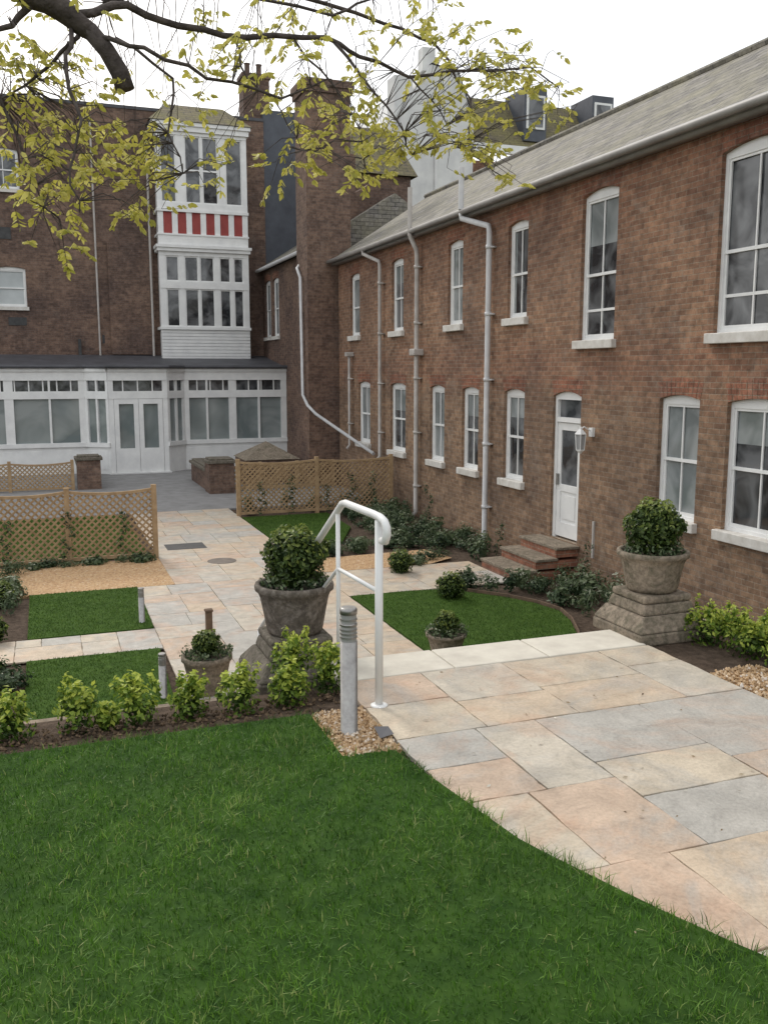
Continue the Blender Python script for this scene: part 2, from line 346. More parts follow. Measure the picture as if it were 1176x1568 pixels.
# --------------------------------------------------------------- lawns
EY=np.array([-3,.6,1.2,1.9,2.23,2.74,3.39,3.67,3.68,4.25]); EX=np.array([5,2.95,2.32,1.9,1.75,1.556,1.45,1.41,1.17,1.17])
def edge(y): return np.interp(y,EY,EX)
ys=np.concatenate([np.linspace(-3,3.67,60),[3.68,4.22]])
g=Geo()
for a,b in zip(ys,ys[1:]):
    g.face([(-12,a,T+.006),(edge(a),a,T+.006),(edge(b),b,T+.006),(-12,b,T+.006)])
    g.face([(edge(a),a,T+.006),(edge(a),a,T-.03),(edge(b),b,T-.03),(edge(b),b,T+.006)])
up=empty("front_lawn"); g.done("turf",simple("turf_base",(.02,.05,.01),(.05,.10,.018),9,.95,.1),up)
def blades(name,X,Y,Z,L,Wd,mat,parent,lean=.5,rnd=None):
    n=len(X); az=rng.uniform(0,2*np.pi,n); ln=rng.uniform(.1,lean,n)*L*1.2; fa=rng.uniform(0,2*np.pi,n)
    dx,dy=np.cos(az),np.sin(az); sx,sy=np.cos(fa),np.sin(fa)
    V=np.zeros((n,5,3)); Hh=np.sqrt(np.maximum(L**2-ln**2,L**2*.2))
    for j,(t,ww) in enumerate(((0,1),(0,-1),(.55,-.8),(.55,.8),(1,0))):
        off=ln*t*t
        V[:,j,0]=X+dx*off+sx*Wd/2*ww; V[:,j,1]=Y+dy*off+sy*Wd/2*ww; V[:,j,2]=Z+Hh*t
    b=np.arange(n)*5
    F=np.concatenate([np.stack([b,b+1,b+2],1),np.stack([b,b+2,b+3],1),np.stack([b+3,b+2,b+4],1)])
    if rnd is None: rnd=rng.random(n)
    return npmesh(name,V.reshape(-1,3),F,mat,parent,np.tile(rnd,3))
def patch(x,y,s):
    return (np.sin(x*s+1.3*np.sin(y*s*.7))+np.sin(y*s*1.3+2*np.sin(x*s*.6+1)))/4+.5
n=140000
Y=rng.uniform(.9,4.22,n); X=rng.uniform(-1.9,3.0,n)
ex=edge(Y)+.014*np.sin(Y*37)+.010*np.sin(Y*91)+.012*np.sin(Y*13); keep=X<ex+rng.normal(0,.009,n)
keep&=~((X>2.6)); X=X[keep];Y=Y[keep];ex=ex[keep]
pt=patch(X,Y,4.3)*.45+patch(X+3,Y*1.1,11)*.3+patch(X*1.3-Y*.4,Y+5,23)*.25
L=rng.uniform(.022,.050,len(X))*(.65+.7*pt)*(1+.35*((ex-X)<.05)); r=np.clip(rng.normal(.42,.22,len(X))+.8*(pt-.5),0,.93); r[rng.random(len(X))<.02]=1
blades("grass",X,Y,np.full(len(X),T),L,rng.uniform(.0026,.0046,len(X)),GRASS,up,1.05,r)
n=45000; Y=rng.uniform(-2,4.22,n); X=rng.uniform(-8,4.5,n); keep=(X<edge(Y))&((X<-1.9)|(Y<.9)); X=X[keep];Y=Y[keep]
blades("grass_rear",X,Y,np.full(len(X),T),rng.uniform(.03,.05,len(X)),np.full(len(X),.008),GRASS,up,1.0)
def lawn(name,poly):
    e=empty(name); g=Geo(); z=G+.022; g.face([(x,y,z) for x,y in poly]); 
    for (a,b) in zip(poly,poly[1:]+poly[:1]): g.face([(a[0],a[1],z),(b[0],b[1],z),(b[0],b[1],G-.03),(a[0],a[1],G-.03)])
    g.done("turf",simple("lawn_base",(.03,.065,.01),(.06,.11,.02),6,.95,.1),e)
    P=np.array(poly); x0,y0=P.min(0);x1,y1=P.max(0); n=int((x1-x0)*(y1-y0)*2600)
    X=rng.uniform(x0,x1,n);Y=rng.uniform(y0,y1,n); ins=np.zeros(n,bool)
    for i in range(len(P)):
        a=P[i];b=P[i-1]; c=((a[1]>Y)!=(b[1]>Y)); 
        with np.errstate(divide='ignore',invalid='ignore'): xx=(b[0]-a[0])*(Y-a[1])/(b[1]-a[1])+a[0]
        ins^=c&(X<xx)
    X=X[ins];Y=Y[ins]
    blades("grass",X,Y,np.full(len(X),z-.005),rng.uniform(.02,.035,len(X)),np.full(len(X),.009),GRASS2,e,.9)
lawn("garden_lawn",[(-.33,12.14),(1.24,12.14),(1.26,14.6),(-.33,14.6)])
lawn("garden_lawn",[(-.33,8.6),(1.1,8.6),(1.2,11.18),(-.33,11.18)])
lawn("garden_lawn",[(4.24,17.0),(5.5,17.2),(6.2,18.8),(6.3,20.9),(4.24,20.9)])
lawn("garden_lawn",[(4.24,8.6),(5.6,8.8),(6.35,9.9),(6.62,10.5),(6.75,11.0),(6.65,11.5),(6.4,12.0),(6.0,12.5),(5.6,12.8),(5.2,12.86),(4.24,12.86)])
lawn("garden_lawn",[(-8,17.2),(1.7,17.2),(1.7,22.3),(-8,22.3)])
g=Geo(); pts=[(5.6,8.8),(6.35,9.9),(6.62,10.5),(6.75,11.0),(6.65,11.5),(6.4,12.0),(6.0,12.5)]
for a,b in zip(pts,pts[1:]): g.prism((a[0]+.02,a[1],G+.02),(b[0]+.02,b[1],G+.02),.10,.02,Vector((b[1]-a[1],a[0]-b[0],0)).normalized())
g.done("lawn_edging",EDGW)
g=Geo(); g.box(-9,1.85,14.62,16.85,G-.05,G+.012); g.done("gravel_bed",GRAV)
g=Geo(); g.face([(4.24,14.64,G+.012),(6.3,14.64,G+.012),(6.9,15.0,G+.012),(6.75,15.9,G+.012),(5.7,15.85,G+.012),(4.24,15.75,G+.012)]); g.done("gravel_bed",GRAV)
g=Geo(); g.box(1.17,1.455,3.68,4.22,T-.04,T-.008); g.done("gravel_patch",GRAV)
def pebbles(name,x0,x1,y0,y1,z,n,s0,s1,mat=PEB,parent=None):
    o=np.array([(1,0,0),(0,1,0),(-1,0,0),(0,-1,0),(0,0,1),(0,0,-1)],float); fs=np.array([(0,1,4),(1,2,4),(2,3,4),(3,0,4),(1,0,5),(2,1,5),(3,2,5),(0,3,5)])
    s=rng.uniform(s0,s1,(n,1,1)); V=o[None]*s*rng.uniform(.6,1.2,(n,1,3)); V+=rng.normal(0,.15,(n,6,3))*s
    V+=np.stack([rng.uniform(x0,x1,n),rng.uniform(y0,y1,n),z+rng.uniform(0,.012,n)],1)[:,None]
    F=(fs[None]+np.arange(n)[:,None,None]*6).reshape(-1,3)
    return npmesh(name,V.reshape(-1,3),F,mat,parent,np.repeat(rng.random(n),8))
pebbles("gravel_stones",1.19,1.45,3.66,4.24,T-.006,1300,.005,.013)
pebbles("gravel_stones",3.5,3.85,2.4,4.1,T-.02,1800,.008,.015)
g=Geo(); g.box(3.5,3.9,2.2,4.1,T-.05,T-.022); g.done("gravel_patch",GRAV)
g=Geo(); g.face([(1.385,3.78,T+.018),(1.46,3.80,T+.022),(1.47,3.90,T+.02),(1.40,3.91,T+.024)]); g.done("slate_shard",LEAD)
n=70; Xd=rng.uniform(1.6,3.4,n);Yd=rng.uniform(1.8,4.6,n); an=rng.uniform(0,6.3,n); s=rng.uniform(.006,.018,n)
V=np.stack([np.stack([Xd+np.cos(an)*s,Yd+np.sin(an)*s,np.full(n,T+.008)],1),np.stack([Xd-np.sin(an)*s*.3,Yd+np.cos(an)*s*.3,np.full(n,T+.011)],1),np.stack([Xd-np.cos(an)*s,Yd-np.sin(an)*s,np.full(n,T+.008)],1),np.stack([Xd+np.sin(an)*s*.3,Yd-np.cos(an)*s*.3,np.full(n,T+.006)],1)],1)
npmesh("fallen_leaves",V.reshape(-1,3),(np.arange(n)*4)[:,None]+np.arange(4),attrmat("dead_leaf",[(0,(.12,.08,.045)),(.6,(.3,.22,.12)),(1,(.62,.6,.52))]),None,rng.random(n))
g=Geo(); g.box(2.1,2.85,17.5,18.1,G,G+.02); g.done("manhole_cover",BLACK,bevel=.004)
g=Geo(); g.lathe(2.89,16.17,[(.26,G),(.26,G+.018),(.2,G+.02)],24); g.done("drain_cover",simple("drain_iron",(.12,.1,.085),(.2,.17,.14),9,.7))
# ================================================================ right wing
FR=(Vector((8.25,0,0)),Vector((0,1,0)),Vector((-1,0,0)))
wing=empty("brick_wing_building")
gb,gl,gr,gw,gg,gg2,gs=[Geo(FR) for _ in range(7)]
up_t=[(8.72,9.90,.48,2.80),(12.13,13.11,.48,2.80),(5.2,6.4,.48,2.8),(1.5,2.7,.48,2.8)]
up_s=[(14.86,15.6,.96,2.69),(17.56,18.3,.96,2.69),(20.88,21.66,.96,2.69),(24.12,24.9,.96,2.65)]
lo=[(8.42,9.55,-2.06,-.34),(10.08,10.94,-2.06,-.33),(14.86,15.65,-2.04,-.33),(16.74,17.52,-2.02,-.32),(18.42,19.22,-2.0,-.31),(20.72,21.74,-1.98,-.29),(23.28,24.25,-1.95,-.28),(5.2,6.2,-2.06,-.34),(1.5,2.5,-2.06,-.34)]
door=(12.97,13.85,-2.87,-.34)
ops=up_t+up_s+lo+[door]
wall_open(gb,-12,26,G-.05,3.12,ops)
for o in ops: arc_lintel(gl,gr,o[0],o[1],o[3],.06 if o in up_s or o in lo else .08)
for i,o in enumerate(up_t): sash(gw,gg,*o,cols=2,mid=.46,extra=(.2,),top=.15,gx=gg2 if i else None)
for i,o in enumerate(up_s): sash(gw,(gg,gg2)[i%2],*o,cols=2 if i<3 else 1,mid=.48,gx=gg2)
for i,o in enumerate(lo): sash(gw,(gg,gg2,gg,gg,gg2,gg,gg2,gg,gg)[i],*o,cols=2,mid=.5,gx=gg2)
for o in up_t+up_s+lo:
    gs.box(o[0]-.07,o[1]+.07,-.135,.09,o[2]-.13,o[2]+.004)
gb.done("walls",BR,wing); gl.done("arch_infill",BR,wing); gr.done("arches",REDB,wing)
gd=Geo(FR); a,b,c,d=door
gw.box(a,a+.07,-.13,-.05,c,d); gw.box(b-.07,b,-.13,-.05,c,d); gw.box(a+.07,b-.07,-.13,-.052,d-.14,d); gw.box(a+.07,b-.07,-.13,-.04,-.86,-.78)
gg.face([(a+.07,-.11,-.78),(b-.07,-.11,-.78),(b-.07,-.11,d-.14),(a+.07,-.11,d-.14)])
gd.box(a+.07,a+.18,-.12,-.075,c+.03,-.87); gd.box(b-.18,b-.07,-.12,-.075,c+.03,-.87); gd.box(a+.18,b-.18,-.12,-.075,-1.0,-.87); gd.box(a+.18,b-.18,-.12,-.075,-2.05,-1.93); gd.box(a+.18,b-.18,-.12,-.075,c+.03,c+.28)
gd.box(a+.18,b-.18,-.12,-.095,c+.28,-2.05); gd.box(a+.24,b-.24,-.095,-.085,c+.34,-2.11)
gg.face([(a+.18,-.1,-1.93),(b-.18,-.1,-1.93),(b-.18,-.1,-1.0),(a+.18,-.1,-1.0)])
gd.done("door",WHITE,wing,bevel=.004)
gk=Geo(FR); gk.box(b-.15,b-.10,-.07,-.03,-1.95,-1.75); gk.done("door_handle",STEEL,wing,bevel=.01)
gw.done("window_frames",WHITE,wing); gg.done("window_glass",GL,wing); gg2.done("window_glass_pale",GLB,wing); gs.done("window_sills",SILL,wing,bevel=.01)
g=Geo(); g.box(8.4,8.45,-12,26,G,3.0); g.box(8.3,13.3,26,26.1,G,3.12); g.box(8.3,13.3,-12.1,-12,G,3.12); g.box(13.3,13.4,-12,26,G,3.1); g.done("inner_walls",BR,wing)
g=Geo(); ez=3.14; 
g.face([(8.0,-12.2,ez),(8.0,26.05,ez),(11.0,26.05,5.09),(11.0,-12.2,5.09)]); g.face([(11.0,-12.2,5.09),(11.0,26.05,5.09),(14,26.05,ez),(14,-12.2,ez)])
g.face([(8,26.05,ez),(11,26.05,5.09),(14,26.05,ez)]); g.face([(8,-12.2,ez),(11,-12.2,5.09),(14,-12.2,ez)])
g.face([(8.0,-12.2,ez-.02),(8.0,26.05,ez-.02),(8.4,26.05,ez-.02),(8.4,-12.2,ez-.02)])
g.done("roof",SLATE,wing)
g=Geo(); g.tube([(11,-12.2,5.12),(11,26.05,5.12)],.07,8); g.done("ridge_tiles",SLATE,wing)
g=Geo(); g.tube([(7.96,-12.2,ez-.035),(7.96,26.1,ez-.035)],.058,10); g.box(8.04,8.22,-12,26,ez-.13,ez-.03); g.done("gutter",simple("gutter_grey",(.22,.21,.20),(.31,.30,.28),3,.5,.4),wing,smooth=True)
def pipe(name,y,zt,zb,x=8.13,mat=PIPE,r=.05,off=0):
    g=Geo(); pts=[(x,y,zt)]
    if zt>2.3: pts=[(7.96,y+off,3.08),(7.97,y+off,2.98),(x-.02,y,2.72),(x,y,2.6)]
    pts.append((x,y,zb+.12)); pts.append((x-.08,y,zb+.02)); g.tube(pts,r,12)
    z=zb+.7
    while z<min(zt,2.6):
        g.tube([(x,y,z),(x,y,z+.07)],r+.014,12); g.box(x,8.25,y-.08,y+.08,z+.015,z+.045); z+=1.25
    g.done(name,mat,None,smooth=True)
pipe("drainpipe",16.15,2.9,G,r=.055,mat=PIPEW,off=.9); pipe("drainpipe",19.75,2.9,G,r=.055); pipe("drainpipe",22.2,2.9,-2.3,r=.045,off=.8)
pipe("drainpipe",24.7,.42,-2.2,r=.035,mat=PIPE)
g=Geo(); g.box(8.0,8.25,19.6,19.9,.35,.5); g.box(8.02,8.25,24.62,24.78,.4,.52); g.done("rainwater_hopper",PIPE,None,bevel=.02)
g=Geo(); g.tube([(7.95,19.75,3.0),(7.95,19.75,4.05)],.05,10); g.done("vent_pipe",PIPE,None)
g=Geo(); g.tube([(7.95,17.05,3.15),(7.95,17.05,3.95)],.055,10); g.done("vent_pipe",PIPEW,None)
g=Geo(); g.tube([(7.95,27.6,3.55),(7.7,27.5,3.4),(7.28,27.0,3.0),(7.27,26.6,2.7),(7.27,26.5,-.7),(7.28,26.0,-1.0),(7.5,25.9,-1.25),(8.1,22.6,-2.15)],.045,10); g.done("waste_pipe",PIPEW,None,smooth=True)
lt=empty("wall_lantern"); g=Geo(); cx,cy,cz=8.02,12.6,-1.12
g.box(8.2,8.25,cy-.05,cy+.05,cz+.08,cz+.22); g.tube([(8.2,cy,cz+.17),(8.08,cy,cz+.24),(cx,cy,cz+.2)],.012,8)
g.lathe(cx,cy,[(.02,cz+.24),(.03,cz+.2),(.1,cz+.13),(.1,cz+.12)],6); g.lathe(cx,cy,[(.07,cz-.14),(.075,cz-.12),(.03,cz-.18)],6)
for i in range(6):
    an=i*math.pi/3; g.tube([(cx+.07*math.cos(an),cy+.07*math.sin(an),cz-.13),(cx+.092*math.cos(an),cy+.092*math.sin(an),cz+.12)],.007,5)
g.done("lantern_frame",WHITE,lt); g=Geo(); g.lathe(cx,cy,[(.06,cz-.12),(.082,cz+.11)],6); g.done("lantern_glass",simple("frosted_glass",(.3,.3,.3),(.4,.4,.4),3,.2),lt)
g=Geo(FR); g.box(12.45,12.49,0,.03,-3.0,-2.4); g.done("cable_conduit",PIPE)
st=empty("brick_door_steps"); gb=Geo(); gt=Geo()
for i,(x0,z) in enumerate(((7.04,G+.17),(7.42,G+.345),(7.8,G+.52))):
    gb.box(x0+.02,8.24,12.9+.003*i,14.1-.003*i,G-.02 if i==0 else z-.175,z-.05); gt.box(x0,8.24 if i==2 else x0+.42,12.86,14.14,z-.05+.001,z)
gb.done("risers",REDB,st); gt.done("treads",STONE2,st,bevel=.01)
# ================================================================ chimney stack and link building
ch=empty("brick_chimney_stack"); g=Geo(); g.box(7.36,8.68,26.15,27.3,G,7.75); g.done("shaft",BR2,ch)
g=Geo(); g.box(7.30,8.74,26.09,27.36,7.755,7.9); g.box(7.26,8.78,26.05,27.4,7.905,8.1); g.done("cap",BR2,ch)
lk=empty("link_building"); FL=(Vector((8.2,0,0)),Vector((0,1,0)),Vector((-1,0,0)))
gb,gl,gr,gw,gg,gs=[Geo(FL) for _ in range(6)]
lo2=[(32.95,33.85,1.26,3.35),(34.2,35.1,1.26,3.35),(28.6,29.5,1.26,3.3)]
wall_open(gb,27.3,35.6,G,3.75,lo2)
for o in lo2: arc_lintel(gl,gr,o[0],o[1],o[3]); sash(gw,gg,*o); gs.box(o[0]-.06,o[1]+.06,-.13,.08,o[2]-.12,o[2])
gb.done("walls",BR2,lk); gl.done("arch_infill",BR2,lk); gr.done("arches",REDB,lk); gw.done("window_frames",WHITE,lk); gg.done("glass",GL,lk); gs.done("sills",SILL,lk)
g=Geo(); g.face([(8.0,27.3,3.82),(8.0,36,3.82),(10.5,36,5.4),(10.5,27.3,5.4)]); g.face([(10.5,27.3,5.4),(10.5,36,5.4),(13,36,3.8),(13,27.3,3.8)]); g.face([(8,27.3,3.82),(10.5,27.3,5.4),(13,27.3,3.82),(13,27.3,G),(8.2,27.3,G)]); g.done("roof",SLATE,lk)
g=Geo(); g.tube([(7.96,27.3,3.76),(7.96,35.4,3.76)],.065,10); g.done("gutter",PIPEW,lk)
# ================================================================ back building
FB=(Vector((0,35.5,0)),Vector((1,0,0)),Vector((0,-1,0)))
bk=empty("rear_brick_building"); gb,gl,gr,gw,gg,gg2,gs=[Geo(FB) for _ in range(7)]
o1=[(-1.3,-.3,2.24,3.62),(-5.3,-4.3,2.24,3.62)]; o2=[(-1.35,-.33,6.24,7.6),(-5.3,-4.3,6.24,7.6)]
wall_open(gb,-14,8.35,G,9.25,o1+o2)
for o in o1: arc_lintel(gl,gr,*o[:2],o[3]); sash(gw,gg2,*o,cols=1); gs.box(o[0]-.06,o[1]+.06,-.13,.08,o[2]-.12,o[2])
for o in o2: arc_lintel(gl,gr,*o[:2],o[3]); sash(gw,gg,*o,cols=2); gs.box(o[0]-.06,o[1]+.06,-.13,.08,o[2]-.12,o[2])
gb.done("walls",BR2,bk); gl.done("arch_infill",BR2,bk); gr.done("arches",BR2,bk); gw.done("window_frames",WHITE,bk); gg.done("glass",GL,bk); gg2.done("blinds",BLIND,bk); gs.done("sills",SILL,bk)
g=Geo(FB); g.box(-14,8.36,-.4,.03,9.252,9.36); g.done("parapet_coping",LEAD,bk)
g=Geo(); g.box(-14,8.35,35.7,45,G,9.0); g.done("body",BR2,bk)
g=Geo(FB); 
for q in ((-.95,-.35,1.6,1.88),(-1.1,-.7,4.55,4.95),(2.2,2.28,1.0,1.3)): g.box(q[0],q[1],0,.02,q[2],q[3])
g.box(1.35,1.45,0,.12,.55,1.15); g.done("vents",BLACK,bk)
g=Geo(FB); g.box(2.5,4.1,0,.12,.6,4.6); g.done("wall_projection",BR2,bk)
g=Geo(); g.tube([(2.1,35.4,8.9),(2.1,35.4,.5)],.035,8); g.tube([(4.0,35.3,8.4),(4.0,35.3,.5)],.04,8); g.done("drainpipes",PIPE,bk)
g=Geo(FB); g.box(8.36,10.2,-.3,-.05,3.7,9.7); g.done("slate_clad_wall",SLATEW,bk)
cs=empty("brick_chimney"); g=Geo(); g.box(7.7,8.7,35.9,36.7,9.0,10.9); g.box(7.64,8.76,35.84,36.76,10.9,11.05); g.done("shaft",BR2,cs)
g=Geo(); 
for x in (7.95,8.4): g.lathe(x,36.3,[(.12,11.05),(.1,11.1),(.1,11.45),(.13,11.5)],10)
g.done("pots",BR2,cs)
by=empty("white_oriel_bay"); FY=(Vector((0,34.6,0)),Vector((1,0,0)),Vector((0,-1,0)))
gw=Geo(FY); gg=Geo(FY); gr=Geo(FY); x0,x1=4.22,7.48
gw.box(x0+.06,x1-.06,-.88,-.16,.4,8.4)
z=.42
for i in range(9): gw.box(x0,x1,-.16,.0,z,z+.108); z+=.12
gw.box(x0-.04,x1+.04,-.9,.06,1.5,1.6)
def lights(z0,z1,lst,d=-.04):
    prev=x0
    for a,b in lst:
        gw.box(prev,a,-.15,0,z0,z1); gg.face([(a,d-.03,z0),(b,d-.03,z0),(b,d-.03,z1),(a,d-.03,z1)])
        gw.box(a,a+.04,-.08,-.03,z0,z1); gw.box(b-.04,b,-.08,-.03,z0,z1); gw.box(a+.04,b-.04,-.08,-.03,z0,z0+.05); gw.box(a+.04,b-.04,-.08,-.03,z1-.05,z1)
        prev=b
    gw.box(prev,x1,-.15,0,z0,z1)
LW=[(4.45,4.92),(5.12,5.62),(5.68,6.2),(6.4,6.8)]+[(6.92,7.28)]
lights(1.6,2.97,LW); gw.box(x0,x1,-.15,.02,2.97,3.22); lights(3.22,4.13,LW)
gw.box(x0,x1,-.15,.01,4.13,4.28); gw.box(x0-.06,x1+.06,-.9,.1,4.28,4.4); gw.box(x0-.1,x1+.1,-.9,.15,4.4,4.5); gw.box(x0,x1,-.15,.02,4.5,4.84)
gw.box(x0-.03,x1+.03,-.9,.05,4.84,4.9)
gr.box(x0,x1,-.15,-.03,4.9,5.66)
for i in range(7):
    x=x0+(x1-x0-.2)*i/6; gw.box(x,x+.2,-.14,.0,4.9,5.66)
gw.box(x0-.03,x1+.03,-.9,.05,5.66,5.76); gw.box(x0,x1,-.15,.02,5.76,5.98)
lights(5.98,8.3,[(4.38,4.92),(5.24,5.8),(5.86,6.42),(6.7,7.3)]); gw.box(5.24,6.42,-.06,-.02,7.1,7.16)
gw.box(x0,x1,-.15,.02,8.3,8.42); gw.box(x0-.08,x1+.08,-.9,.1,8.42,8.6); gw.box(x0-.14,x1+.14,-.9,.16,8.6,8.72)
gw.done("joinery",WHITE,by); gr.done("red_panels",REDP,by); gg.done("glass",GL,by)
g=Geo(); g.face([(x0-.2,34.4,8.73),(x1+.2,34.4,8.73),(6.9,35.9,9.65),(4.8,35.9,9.65)]); g.face([(x0-.2,34.4,8.73),(4.8,35.9,9.65),(x0-.2,35.9,8.73)]); g.face([(x1+.2,34.4,8.73),(6.9,35.9,9.65),(x1+.2,35.9,8.73)]); g.done("roof",TILE,by)
# ================================================================ conservatory
co=empty("white_conservatory"); gw=Geo();gg=Geo();gg2=Geo()
def consfr(p,q,mull,doorway=False):
    p=Vector((*p,0));q=Vector((*q,0)); U=(q-p).normalized(); D=Vector((U.y,-U.x,0)); L=(q-p).length
    if D.y>0: D=-D
    gw.fr=gg.fr=gg2.fr=(p,U,D)
    if not doorway:
        gw.box(0,L,-.1,0,G,-2.5); gw.box(-.02,L+.02,-.1,.07,-2.5,-2.36)
        for a in range(int(L/.9)): gw.box(a*.9+.1,a*.9+.82,0,.015,G+.15,-2.62)
    gw.box(0,L,-.1,.03,-.91,-.66); gw.box(0,L,-.1,.04,-.31,-.02); gw.box(0,L,-.1,.10,-.02,.08)
    gg2.face([(0,-.06,G if doorway else -2.36),(L,-.06,G if doorway else -2.36),(L,-.06,-.91),(0,-.06,-.91)])
    gg.face([(0,-.06,-.66),(L,-.06,-.66),(L,-.06,-.31),(0,-.06,-.31)])
    for u,wd in mull: gw.box(max(0,u-wd/2),min(L,u+wd/2),-.1,.015+.0007*wd,G if doorway and wd>.1 else -2.36,-.31)
    n=int(L/.42)
    for i in range(1,n): gw.box(L*i/n-.02,L*i/n+.02,-.075,-.03,-.66,-.31)
consfr((-9,32.1),(1.35,32.1),[(.1,.2)]+[(x+9,.22 if i%2 else .07) for i,x in enumerate([-7.1,-6.0,-4.9,-3.8,-2.9,-1.0,.24])]+[(8,.28),(10.25,.2)])
consfr((1.35,32.1),(2.05,31.5),[(.05,.1),(.46,.07),(.87,.1)])
consfr((3.95,31.5),(4.6,32.1),[(.05,.1),(.46,.07),(.84,.1)])
consfr((4.6,32.1),(8.2,32.1),[(.08,.16),(.77,.07),(1.66,.26),(2.6,.07),(3.5,.2)])
consfr((2.05,31.5),(3.95,31.5),[(.08,.16),(1.82,.16)],True)
gw.fr=gg.fr=WORLD
for a in (2.22,3.005):
    b=a+.775
    gw.box(a,a+.15,31.47,31.54,G+.05,-.92); gw.box(b-.15,b,31.47,31.54,G+.05,-.92); gw.box(a+.15,b-.15,31.47,31.54,G+.05,-2.55); gw.box(a+.15,b-.15,31.47,31.54,-1.08,-.92)
gw.box(2.0,4.0,31.35,31.5,G,G+.05)
gw.done("joinery",WHITE,co); gg.done("top_lights",GL,co); gg2.done("glazing",GLC,co)
g=Geo(); g.face([(-9,31.9,.10),(1.4,31.9,.10),(2.0,31.3,.10),(4.0,31.3,.10),(4.6,31.9,.10),(8.2,31.9,.10),(8.2,35.5,.58),(-9,35.5,.58)])
g.box(-9,8.2,32.15,35.4,-.2,.05); g.tube([(-9,31.93,.14),(1.4,31.93,.14),(2.0,31.3,.14),(4.0,31.3,.14),(4.6,31.93,.14),(8.2,31.93,.14)],.06,8)
g.done("lead_roof",LEAD,co)
# ================================================================ background buildings
bb=empty("tiled_roof_house"); g=Geo(); g.box(9.7,12.5,31,34,G,6.7)
gp=[(8.9,5.3),(9.6,5.55),(10.3,6.0),(11.4,5.3),(11.4,3),(8.9,3)]
g.face([(x,28.2,z) for x,z in gp]); g.face([(x,30.9,z) for x,z in gp])
for (a,c),(b,d) in zip(gp,gp[1:]+gp[:1]): g.face([(a,28.2,c),(b,28.2,d),(b,30.9,d),(a,30.9,c)])
g.done("walls",BR2,bb)
g=Geo(); g.face([(9.5,30.8,6.7),(12.7,30.8,6.7),(12.3,32.5,8.6),(9.9,32.5,8.6)]); g.face([(9.9,32.5,8.6),(12.3,32.5,8.6),(12.7,34.2,6.7),(9.5,34.2,6.7)]); g.face([(12.7,30.8,6.7),(12.3,32.5,8.6),(12.7,34.2,6.7)]); g.face([(9.5,30.8,6.7),(9.9,32.5,8.6),(9.5,34.2,6.7)]); g.done("roof",TILE,bb)
g=Geo(); g.box(9.9,10.3,30.5,30.9,5,7.2); g.done("flue",BR2,bb)
wb=empty("white_rendered_house"); g=Geo(); g.box(14.2,17.3,36,44,G,10.2); g.face([(14.2,36,10.2),(17.3,36,10.2),(16.6,36,12.0),(15.4,36,12.2)]); g.face([(14.2,36,10.2),(14.2,44,10.2),(15.4,44,12.2),(15.4,36,12.2)]); g.box(14.0,14.8,36.5,37.3,9,11.8); g.done("walls",RENDER,wb)
g=Geo(); g.box(15.1,15.65,36.2,36.7,12,12.9); g.tube([(15.6,35.93,11.0),(15.6,35.93,4)],.06,8); g.done("chimney",RENDER,wb)
g=Geo(); g.face([(16.6,35.95,12.05),(17.35,35.95,10.2),(17.35,44,10.2),(16.6,44,12.05)]); g.face([(15.4,35.95,12.25),(16.6,35.95,12.05),(16.6,44,12.05),(15.4,44,12.25)]); g.done("roof",SLATEW,wb)
mb=empty("mansard_house"); g=Geo(); g.box(17.4,32,37,45,G,8.9); g.done("walls",BR,mb)
g=Geo(); g.box(17.4,32.1,36.8,37,9.25,9.6); g.done("cornice",WHITE,mb)
g=Geo(); g.face([(17.4,36.9,9.62),(32,36.9,9.62),(32,38.6,11.9),(17.4,38.6,11.9)]); g.face([(17.4,38.6,11.9),(32,38.6,11.9),(32,45,12.2),(17.4,45,12.2)]); g.done("roof",TILE,mb)
g=Geo(); gw=Geo(); g3=Geo()
for x in (20.2,23.6,27.0): g.box(x,x+1.1,37.0,38.8,9.9,12.1); gw.box(x+.1,x+1.0,36.95,37.0,10.4,11.8); g3.face([(x+.2,36.93,10.5),(x+.9,36.93,10.5),(x+.9,36.93,11.7),(x+.2,36.93,11.7)])
g.done("dormers",SLATEW,mb); gw.done("dormer_frames",WHITE,mb); g3.done("dormer_glass",GL,mb)
# ================================================================ trellis fences
def trellis(x0,x1,y,h,nb,base=G):
    e=empty("trellis_fence"); g=Geo(); z1=base+h
    xs=[x0+(x1-x0)*i/nb for i in range(nb+1)]
    for x in xs: g.box(x-.045,x+.045,y-.045,y+.045,base-.02,z1+.06)
    for a,b in zip(xs,xs[1:]):
        a+=.047;b-=.047; g.box(a,b,y-.025,y+.025,base+.04,base+.1)
        sag=.05; dip=lambda x:z1-.05-sag*(1-(2*(x-a)/(b-a)-1)**2)
        for i in range(8):
            xa=a+(b-a)*i/8; xb=a+(b-a)*(i+1)/8
            g.prism((xa,y,dip(xa)+.025),(xb,y,dip(xb)+.025),.05,.05,(0,1,0))
        lo_,hi=base+.1,z1-.05; H=hi-lo_; s=.125
        for sg,dy in ((1,-.008),(-1,.008)):
            c=a-H
            while c<b+H:
                t0=max(0,a-c);t1=min(H,b-c)
                if t1-t0>.03:
                    f=(lambda t:(c+t,y+dy,lo_+t)) if sg==1 else (lambda t:(c+t,y+dy,hi-t))
                    ts=[t0+(t1-t0)*q/30 for q in range(31)]
                    ts=[t for t in ts if f(t)[2]<=dip(f(t)[0])+.01]
                    if len(ts)>2: g.prism(f(ts[0]),f(ts[-1]),.034,.012,(0,1,0))
                c+=s
    g.done("lattice",WOOD,e)
trellis(-5.7,1.82,16.95,1.3,5); trellis(-6,.72,27.7,.82,4); trellis(4.22,8.05,21.2,1.3,2)
trellis(4.7,8.0,25.9,.75,3)
